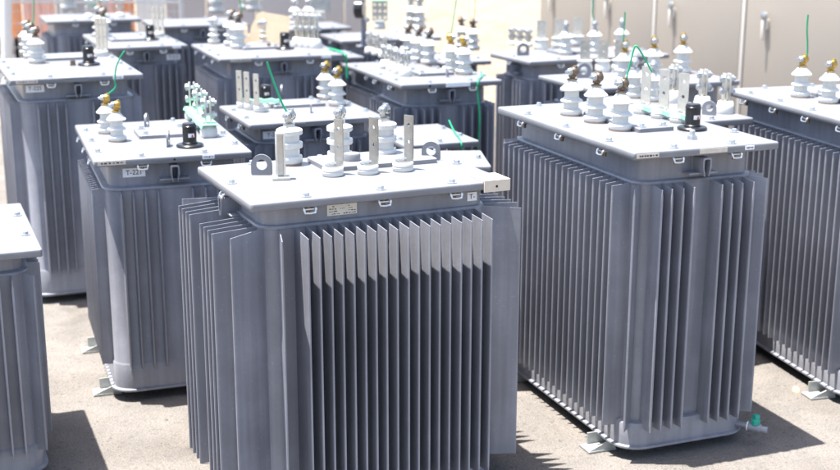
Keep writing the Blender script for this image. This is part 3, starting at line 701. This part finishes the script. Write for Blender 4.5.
T = U['U20'] = transformer('U20', 1.06, (-2.80, 9.80), .72, .62, 21, 'grey transformer with large white bushing beside the wire mesh fence', std_fins(.72, .62, .055, gap=.14), inset=.055, fdep=.055, bolts=(2, 1), detail=1)
for p in ((69, 10),): bushing(T, *on(T, *p), 'barrel', 'zinc', 1.6, .4)
for a in (-.12, .0, .12): lv_post(T, a + .1, -.17, hgt=.12, tall=.04)

# special fittings on the back units
T = U['U22']
post = obj('dial_post', MB().box((0, 0, .10), (.035, .03, .20), ch=.004).box((0, 0, .006), (.10, .08, .012), ch=.003).mesh('dial_post', 'paint'), T['root'], (*on(T, 364, 47), T['h'] + .0005))
dl = obj('dial', MB().lathe([(.060, -.03), (.066, -.024), (.066, .024), (.060, .03)], 28, (-.03, 0, .27), Matrix.Rotation(R_(-35), 3, 'Z') @ Matrix.Rotation(R_(90), 3, 'Y')).mesh('dial', 'black'), post)
obj('dial_nut', MB().lathe([(.018, 0), (.018, .02), (.009, .02), (.009, .03)], 8, (0, -.065, .20), Matrix.Rotation(R_(90), 3, 'X')).mesh('dial_nut', 'zinc'), dl)
obj('dial_ring', MB().lathe([(.050, .0301), (.052, .034), (.040, .034)], 28, (-.03, 0, .27), Matrix.Rotation(R_(-35), 3, 'Z') @ Matrix.Rotation(R_(90), 3, 'Y')).mesh('dial_ring', 'zinc'), dl)
def perforated(T, x, y, wd, ht, m, base='porcelain'):
    b = obj('low_voltage_terminal', cached(('cone',), cone_base, 'low_voltage_terminal', base, 45), T['root'], (x, y, T['h'] + .0005), (0, 0, -T['th']))
    mb = MB(); n = 3; cw = wd / n
    for i in range(n):
        ox = -wd / 2 + cw * (i + .5)
        holed_plate(mb, cw, [(ht * k / 3, ht * (k + 1) / 3, True) for k in range(3)], .010, cw * .24, lambda u, z, s, ox=ox: (ox + u, s, .066 + z), 16)
    obj('terminal_plate', mb.mesh('terminal_plate', m), b)
    return b
pb = perforated(U['U17'], *on(U['U17'], 380, 29), .125, .155, 'steel')
obj('edge_tape', MB().box((0, 0, .066 + .158), (.135, .022, .012), ch=.003).mesh('edge_tape', 'green_tape'), pb)
perforated(U['U21'], *on(U['U21'], 320, 19.5), .19, .20, 'galv')

# drain valve of the right-hand unit (a part of it)
T = U['R']
qv = Vector((.63, -.77, -.04)).normalized(); mv = qv.to_track_quat('Z', 'Y').to_matrix()
dv = obj('drain_valve', MB().lathe([(.011, -.04), (.011, .04)], 12, rot=mv).lathe([(.0155, .04), (.0165, .043), (.0165, .085), (.0125, .088), (.0125, .108), (.011, .110)], 14, rot=mv).mesh('drain_valve', 'paint'), T['root'], (.222, -.496, .072))
obj('valve_cap', MB().lathe([(.013, 0), (.017, .004), (.017, .020), (.011, .024)], 10, qv * .066 + Vector((0, 0, .010))).box(qv * .068 + Vector((0, 0, .040)), (.020, .020, .022), ch=.004).mesh('valve_cap', 'teal'), dv)
obj('valve_collar', MB().lathe([(.0175, .037), (.0175, .041)], 14, rot=mv).mesh('valve_collar', 'white_paint'), dv)

# ------------------------------------------------------------------ loose things on the lids
def glob(T, x, y, z): return T['c'] + T['ex'] * x + T['ey'] * y + Vector((0, 0, z))
def wire(pts, label, r=.0024, group='green wires tied to the terminals', smooth=True):
    pts = [Vector(p) for p in pts]
    if smooth and len(pts) > 2:
        out = []
        for i in range(len(pts) - 1):
            p0 = pts[max(i - 1, 0)]; p1 = pts[i]; p2 = pts[i + 1]; p3 = pts[min(i + 2, len(pts) - 1)]
            for k in range(6):
                t = k / 6; out.append(.5 * ((2 * p1) + (-p0 + p2) * t + (2*p0 - 5*p1 + 4*p2 - p3) * t*t + (-p0 + 3*p1 - 3*p2 + p3) * t**3))
        out.append(pts[-1]); pts = out
    o = Vector(pts[0])
    ob = obj('green_wire', MB().tube([p - o for p in pts], r, 7).mesh('green_wire', 'green_wire', 60), None, o)
    return tag(ob, label, 'wire', group)
def at_y(px, py, Y):            # point in the direction of a pixel at world depth Y
    q = un(px, py, -50); d = q - Vector((0, 0, CAMH)); return Vector((0, 0, CAMH)) + d * (Y / d.y)
def wire_from(T, p, pts, label, r=.0024, dz=.165):
    x, y = on(T, *p); b = glob(T, x, y, T['h'] + dz)
    P = [b] + [at_y(q[0], q[1], b.y + (q[2] if len(q) > 2 else 0)) for q in pts]
    return wire(P, label, r)
wire_from(U['T221'], (107, 133), [(115, 88), (114.8, 80), (116, 68), (120, 58), (124.5, 51)], 'green wire rising from the rear bushing of T-221', .003, .155)
wire_from(U['T225'], (32, 58), [(33.5, 20), (33.8, 8), (34, -12), (35, -34)], 'green wire standing up from the bushings of T-225', .0034, .175)
wire_from(U['M'], (290, 164), [(287, 112), (282, 103), (276, 88), (271, 74), (267, 62)], 'green wire slanting from the wide unit\'s first bushing up to the cardboard unit', .0036, .165)
wire_from(U['R'], (620, 130), [(626, 80), (633, 52), (636, 46), (641, 52), (652, 72)], 'green wire bent into a peak above the three-in-a-row bushings', .0032, .17)
wire_from(U['R3'], (800, 97), [(806.8, 56), (807.5, 44), (807, 30), (808, 14.5)], 'green wire standing up from the bushing near the beige cabinets', .0036, .165)
wire_from(U['X'], (594, 53), [(592.5, 14), (592.8, 4), (592.5, -14)], 'green wire upright on the middle zinc-clamped bushing before the cabinets', .0038, .185)
wire_from(U['U14'], (624, 82), [(623.5, 40), (624.5, 24), (625, 12)], 'green wire upright on the yellow-clamped bushing', .0036, .185)
wire_from(U['C2'], (451, 71), [(450.5, 38), (453, 22), (456, 2), (458, -20)], 'green wire leaning up from the four-post unit\'s bushing', .0026, .18)
wire_from(U['U18'], (473, 50), [(474, 22), (475, 8), (475.5, -12)], 'thin green wire rising from the small unit beside the sand', .0026, .185)
wire_from(U['U17'], (411, 28), [(410, -4), (409.5, -25)], 'green wire above the paired bushings by the sand', .0034, .21)
wire_from(U['T3'], (232, 45.5), [(241, 12), (240, 2), (238, -16)], 'green wire rising behind the bushings before the cardboard', .0044, .20)
wire_from(U['U20'], (69, 10), [(98, 8), (99, -2), (100, -20)], 'green wire trailing up beside the mesh fence unit', .0052, .2)
# wires hanging down the four-post unit and over the small one
T = U['C2']; x, y = on(T, 481, 72.5)
x2 = on(T, 479.5, 81.5)[0]
wire([glob(T, x, y, T['h'] + .007), glob(T, (x + x2) / 2, y * .4 - T['d'] * .3, T['h'] + .006), glob(T, x2, -T['d']/2 - .002, T['h'] + .004), glob(T, x2 - .004, -T['d']/2 - .010, T['h'] - .06), glob(T, x2 + .004, -T['d']/2 - .020, T['h'] - .18), glob(T, x2 - .004, -T['d']/2 - .020, T['h'] - .34)], 'green wire hanging down the finned front of the four-post unit', .0042)
T = U['S']; x, y = on(T, 449, 123)
q1 = on(T, 454, 132); q2 = on(T, 457.5, 140.5)
wire([glob(T, x, y, T['h'] + .012), glob(T, q1[0], q1[1], T['h'] + .005), glob(T, q2[0], -T['d']/2 - .002, T['h'] + .004), glob(T, q2[0] + .006, -T['d']/2 - .008, T['h'] - .06), glob(T, q2[0] + .008, -T['d']/2 - .010, T['h'] - .12)], 'green wire laid across the bare lid of the small unit', .0032)
T = U['T3']; x, y = on(T, 329, 50)
wire([glob(T, x, y, T['h'] + .01), glob(T, x + .02, -T['d']/2 - .004, T['h'] + .004), glob(T, x + .03, -T['d']/2 - .02, T['h'] - .05), glob(T, x + .03, -T['d']/2 - .03, T['h'] - .14)], 'green strap hanging over the lid edge of the cardboard unit', .006)
# green tape over the terminals
def tape(T, P, z, wd, label, k=0):
    a, b = Vector((*P[0], 0)), Vector((*P[-1], 0)); dirv = (b - a).normalized(); nv = Vector((-dirv.y, dirv.x, 0)); a -= dirv * .045; b += dirv * .045
    mb = MB(); n = 8; loops = []
    for i in range(n + 1):
        p = a.lerp(b, i / n); dz = .004 * math.sin(i * 2.1 + k)
        o = nv * wd / 2
        loops.append([(p - o * 1.0) + Vector((0, 0, z + dz - .012)), (p - o * .8) + Vector((0, 0, z + dz)), (p + o * .8) + Vector((0, 0, z + dz)), (p + o) + Vector((0, 0, z + dz - .012)), (p + o * .8) + Vector((0, 0, z + dz + .003)), (p - o * .8) + Vector((0, 0, z + dz + .003))])
    mb.loft(loops)
    c = T['c']; ob = obj('green_tape', mb.mesh('green_tape', 'green_tape', 25), None, c, (0, 0, T['th']))
    return tag(ob, label, 'tape', 'pale green tape on terminals')
tape(U['T221'], PT, .985 + .052, .075, 'pale green tape bridging the three clamp posts of T-221')
T = U['R']; PR = [on(T, *p) for p in ((642, 113), (660, 117.5), (679, 122))]
tape(T, [(p[0] - .005, p[1] - .038) for p in PR], T['h'] + .030, .022, 'pale green tape strip along the white terminal bars of the long unit', 1)
T = U['T2']; PR = [on(T, *p) for p in ((258, 108), (270, 108))]
tape(T, PR, T['h'] + .040, .04, 'pale green tape scrap beside the pale upright bars', 2)
# cream corner protector on the middle unit's lid
T = U['M']
cp = MB(); wq, dq, t_ = .088, .10, .004
cp.box((0, 0, .003), (wq, dq, t_)).box((0, -dq/2 - .002, -.014), (wq, t_, .038)).box((wq/2 + .002, 0, -.014), (t_, dq + .008, .038))
cpo = obj('corner_protector', cp.mesh('corner_protector', 'card_white'), None, glob(T, T['w']/2 - wq/2 + .001, -T['d']/2 + dq/2 - .002, T['h']), (0, 0, T['th']))
tag(cpo, 'cream cardboard corner cap on the lid of the wide unit', 'corner protector')
obj('hole', MB().lathe([(.004, 0), (.004, .001)], 10, (0, -dq/2 - .0041, -.016), Matrix.Rotation(R_(90), 3, 'X')).mesh('hole', 'dark_hole'), cpo)
# cardboard behind the wide back unit
def cardboard():
    Y0 = U['T3']['c'].y + .25
    pts = [(248, 42), (251, 26), (258, 13), (262, 11.5), (268, 13), (281, 15), (290, 17), (289, 30), (287, 44)]
    P = [at_y(*p, Y0) for p in pts]; o = Vector((P[0].x, Y0, U['T3']['h'])); zmin = min(p.z for p in P)
    poly = [(p.x - o.x, p.z - zmin) for p in P]
    mb = MB().prism(poly, 'y', 0, .012)
    ob = obj('cardboard_sheet', mb.mesh('cardboard_sheet', 'card'), None, (o.x, Y0, U['T3']['h'] + .004), (R_(-8), 0, 0))
    f2 = obj('flap', MB().prism([(.01, .0), (.0, .13), (-.06, .11), (-.055, 0)], 'y', -.03, -.022).mesh('flap', 'card'), ob)
    return tag(ob, 'torn buff cardboard sheet standing on the wide back unit', 'cardboard')
cardboard()
# yellow scrap and small stones on the ground
def scrap(px, py, s, m, name, label, cat):
    p = un(px, py, 0); rnd = random.Random(int(px * 10)); mb = MB()
    pts = [(s * rnd.uniform(.6, 1) * math.cos(a), s * rnd.uniform(.6, 1) * math.sin(a)) for a in [i * 2 * math.pi / 7 for i in range(7)]]
    mb.loft([[(x, y, .001) for x, y in pts], [(x * .9, y * .9, s * .35 + s * .3 * math.sin(i)) for i, (x, y) in enumerate(pts)]])
    return tag(obj(name, mb.mesh(name, m), None, p), label, cat)
scrap(796, 391, .022, 'yellow', 'yellow_scrap', 'crumpled yellow scrap lying on the ground by the right-hand fins', 'scrap')
scrap(82, 346, .010, 'yellow', 'yellow_scrap', 'tiny yellow scrap on the ground behind the feet of T-221', 'scrap')
gv = MB(); rnd = random.Random(3)
for i in range(1400):
    x = rnd.uniform(-2.2, 2.6); y = rnd.uniform(2.8, 6.5); s = .0022 * rnd.lognormvariate(0, .55)
    V = [(x + s * rnd.uniform(.7, 1.3) * math.cos(a), y + s * rnd.uniform(.7, 1.3) * math.sin(a), .0004) for a in (0, 1.26, 2.5, 3.8, 5.0)]
    gv.add(V + [(x, y, s * 1.1)], [(0, 1, 5), (1, 2, 5), (2, 3, 5), (3, 4, 5), (4, 0, 5)])
go = obj('grit', gv.mesh('grit', 'grit'), None); go['kind'] = 'stuff'; go['label'] = 'loose grit scattered over the asphalt'; go['category'] = 'grit'

# ------------------------------------------------------------------ background
# beige cabinets on the right, in a row running away from the camera
cdir = Vector((-math.sin(R_(24.5)), math.cos(R_(24.5)), 0)); cnor = Vector((-math.cos(R_(24.5)), -math.sin(R_(24.5)), 0))
A = at_y(741, 100, 9.3); A.z = 0
names = ['beige steel cabinet at the sand end of the row', 'beige steel cabinet second from the sand', 'beige steel cabinet third from the sand', 'beige steel cabinet fourth from the sand, behind the green upright wire', 'beige steel cabinet fifth from the sand']
for i, (off_, wd) in enumerate(((2.03, .93), (1.11, .92), (0, 1.11), (-1.15, 1.15), (-2.30, 1.15))):
    st = A + cdir * off_
    root = empty('steel_cabinet', st + cdir * wd / 2 - cnor * .5, math.atan2(cdir.y, cdir.x)); tag(root, names[i], 'cabinet', 'beige steel cabinets in a row')
    # local x along the row, local +y = ... the visible face is local +y
    obj('body', MB().box((0, 0, 1.25), (wd - .012, .98, 2.3), ch=.008).mesh('body', 'cab'), root)
    obj('plinth', MB().box((0, 0, .05), (wd - .05, .9, .10)).mesh('plinth', 'concrete'), root)
    obj('door', MB().box((.022, .492, 1.27), (wd - .060, .03, 2.18), ch=.005).mesh('door', 'cab'), root)
    obj('trim', MB().box((-wd/2 + .026, .4985, 1.27), (.034, .020, 2.18), ch=.002).mesh('trim', 'cab_trim'), root)
    hd = obj('handle', MB().box((wd/2 - .24, .520, 1.10), (.05, .02, .07), ch=.006).box((wd/2 - .24, .545, 1.06), (.020, .018, .15), ch=.006).mesh('handle', 'cab_trim'), root)
    obj('lock', MB().lathe([(.028, 0), (.028, .022), (.016, .026)], 16, (wd/2 - .24, .530, 1.16), Matrix.Rotation(R_(-90), 3, 'X')).mesh('lock', 'zinc'), hd)
# mesh fence, sheets and boards at the back left
Yf = 12.4
def fence(x0, x1, label):
    root = empty('mesh_fence', ((x0 + x1) / 2, Yf, 0)); tag(root, label, 'fence', 'wire mesh fence panels'); hw = (x1 - x0) / 2
    for s in (-1, 1): obj('post', cached(('fp',), lambda: MB().cyl((0, 0, 0), (0, 0, 1.9), .024, 10), 'post', 'fence_wire'), root, (s * (hw - .03), 0, 0))
    for z in (.12, 1.02, 1.86): obj('rail', MB().cyl((-hw + .03, 0, z), (hw - .03, 0, z), .012, 8).mesh('rail', 'fence_wire'), root)
    n = int(2 * hw / .075)
    wm = cached(('fw',), lambda: MB().cyl((0, -.004, .12), (0, -.004, 1.86), .0035, 5), 'wire', 'fence_wire')
    for k in range(1, n): obj('wire', wm, root, (-hw + .03 + (2 * hw - .06) * k / n, 0, 0))
    hm = MB().cyl((-hw + .03, .004, 0), (hw - .03, .004, 0), .0035, 5).mesh('wire', 'fence_wire')
    for k in range(1, 15): obj('wire', hm, root, (0, 0, .12 + k * .116))
fence(-4.6, -3.35, 'wire mesh fence panel with a leaning white pole at its end')
fence(-3.33, -2.2, 'wire mesh fence panel in front of the salmon boards')
def board(x0, x1, y, z0, z1, m, name, label, cat, t=.05, rib=0, grp=None, ry=0):
    root = empty(name, ((x0 + x1) / 2, y, 0)); tag(root, label, cat, grp); hw = (x1 - x0) / 2
    obj('panel', MB().box((0, 0, (z0 + z1) / 2), (2 * hw, t, z1 - z0), ch=.006).mesh('panel', m), root)
    for k in range(rib): obj('rib', MB().box((-hw + 2 * hw * (k + .5) / rib, -t / 2 - .008, (z0 + z1) / 2), (.035, .02, z1 - z0 - .04), ch=.004).mesh('rib', m), root)
    for s in (-1, 1): obj('leg', MB().box((s * (hw - .06), 0, z0 / 2 + .01), (.05, t * .8, z0 + .02)).mesh('leg', 'concrete'), root)
    return root
Yb = 13.2
def X_(px, Y): return at_y(px, 10, Y).x
wall = empty('block_wall', (X_(60, Yb + .4), Yb + .4, 0)); tag(wall, 'low grey block wall behind the mesh fence', 'wall')
bl = cached(('blk',), lambda: MB().box((0, 0, .1), (.39, .15, .185), ch=.006), 'block', 'concrete')
for r in range(3):
    for k in range(-5, 6): obj('block', bl, wall, (k * .4 + (.2 if r % 2 else 0), 0, .01 + r * .195))
board(X_(9, Yb), X_(21, Yb), Yb, .60, 1.8, 'orange_sheet', 'orange_board', 'narrow orange board behind the mesh fence', 'board', rib=1)
board(X_(23.5, Yb), X_(55, Yb), Yb, .60, 1.8, 'pink_sheet', 'salmon_board', 'wide salmon board behind the mesh fence', 'board', rib=3)
board(X_(99, Yb), X_(116, Yb), Yb, .64, 1.8, 'pink_sheet', 'salmon_board', 'salmon board beside a short orange one by the white board', 'board', rib=2)
board(X_(117, Yb), X_(134, Yb), Yb, .58, 1.8, 'orange_sheet', 'orange_board', 'orange board next to the white board', 'board', rib=2)
board(X_(57, Yb), X_(97, Yb), Yb, .45, 1.7, 'grey_board', 'grey_board', 'grey board between two salmon boards', 'board', rib=3)
board(X_(137, Yb), X_(165, Yb), Yb, .3, 1.9, 'white_paint', 'white_board', 'plain white board beside the orange one', 'board', rib=0)
pl_ = tag(obj('white_pole', MB().tube([(-.02, 0, 0), (.12, .0, 1.95)], .05, 12).mesh('white_pole', 'white_paint'), None, (X_(3, Yf - .25), Yf - .3, 0)), 'thick white pole leaning against the mesh fence', 'pole')
for i, (a, b) in enumerate(((167, 205), (207, 255), (257, 307), (309, 344), (345, 366))):
    board(X_(a, 13.8), X_(b, 13.8), 13.8, .15, 2.0, 'grey_board', 'site_hoarding', ['mauve-grey hoarding next to the white board', 'mauve-grey hoarding behind the tall white bushing', 'mauve-grey hoarding behind the cardboard sheet', 'mauve-grey hoarding behind the dark perforated plate', 'mauve-grey narrow hoarding ending at the sand'][i], 'hoarding', t=.08, rib=0, grp='mauve-grey hoardings behind the yard')
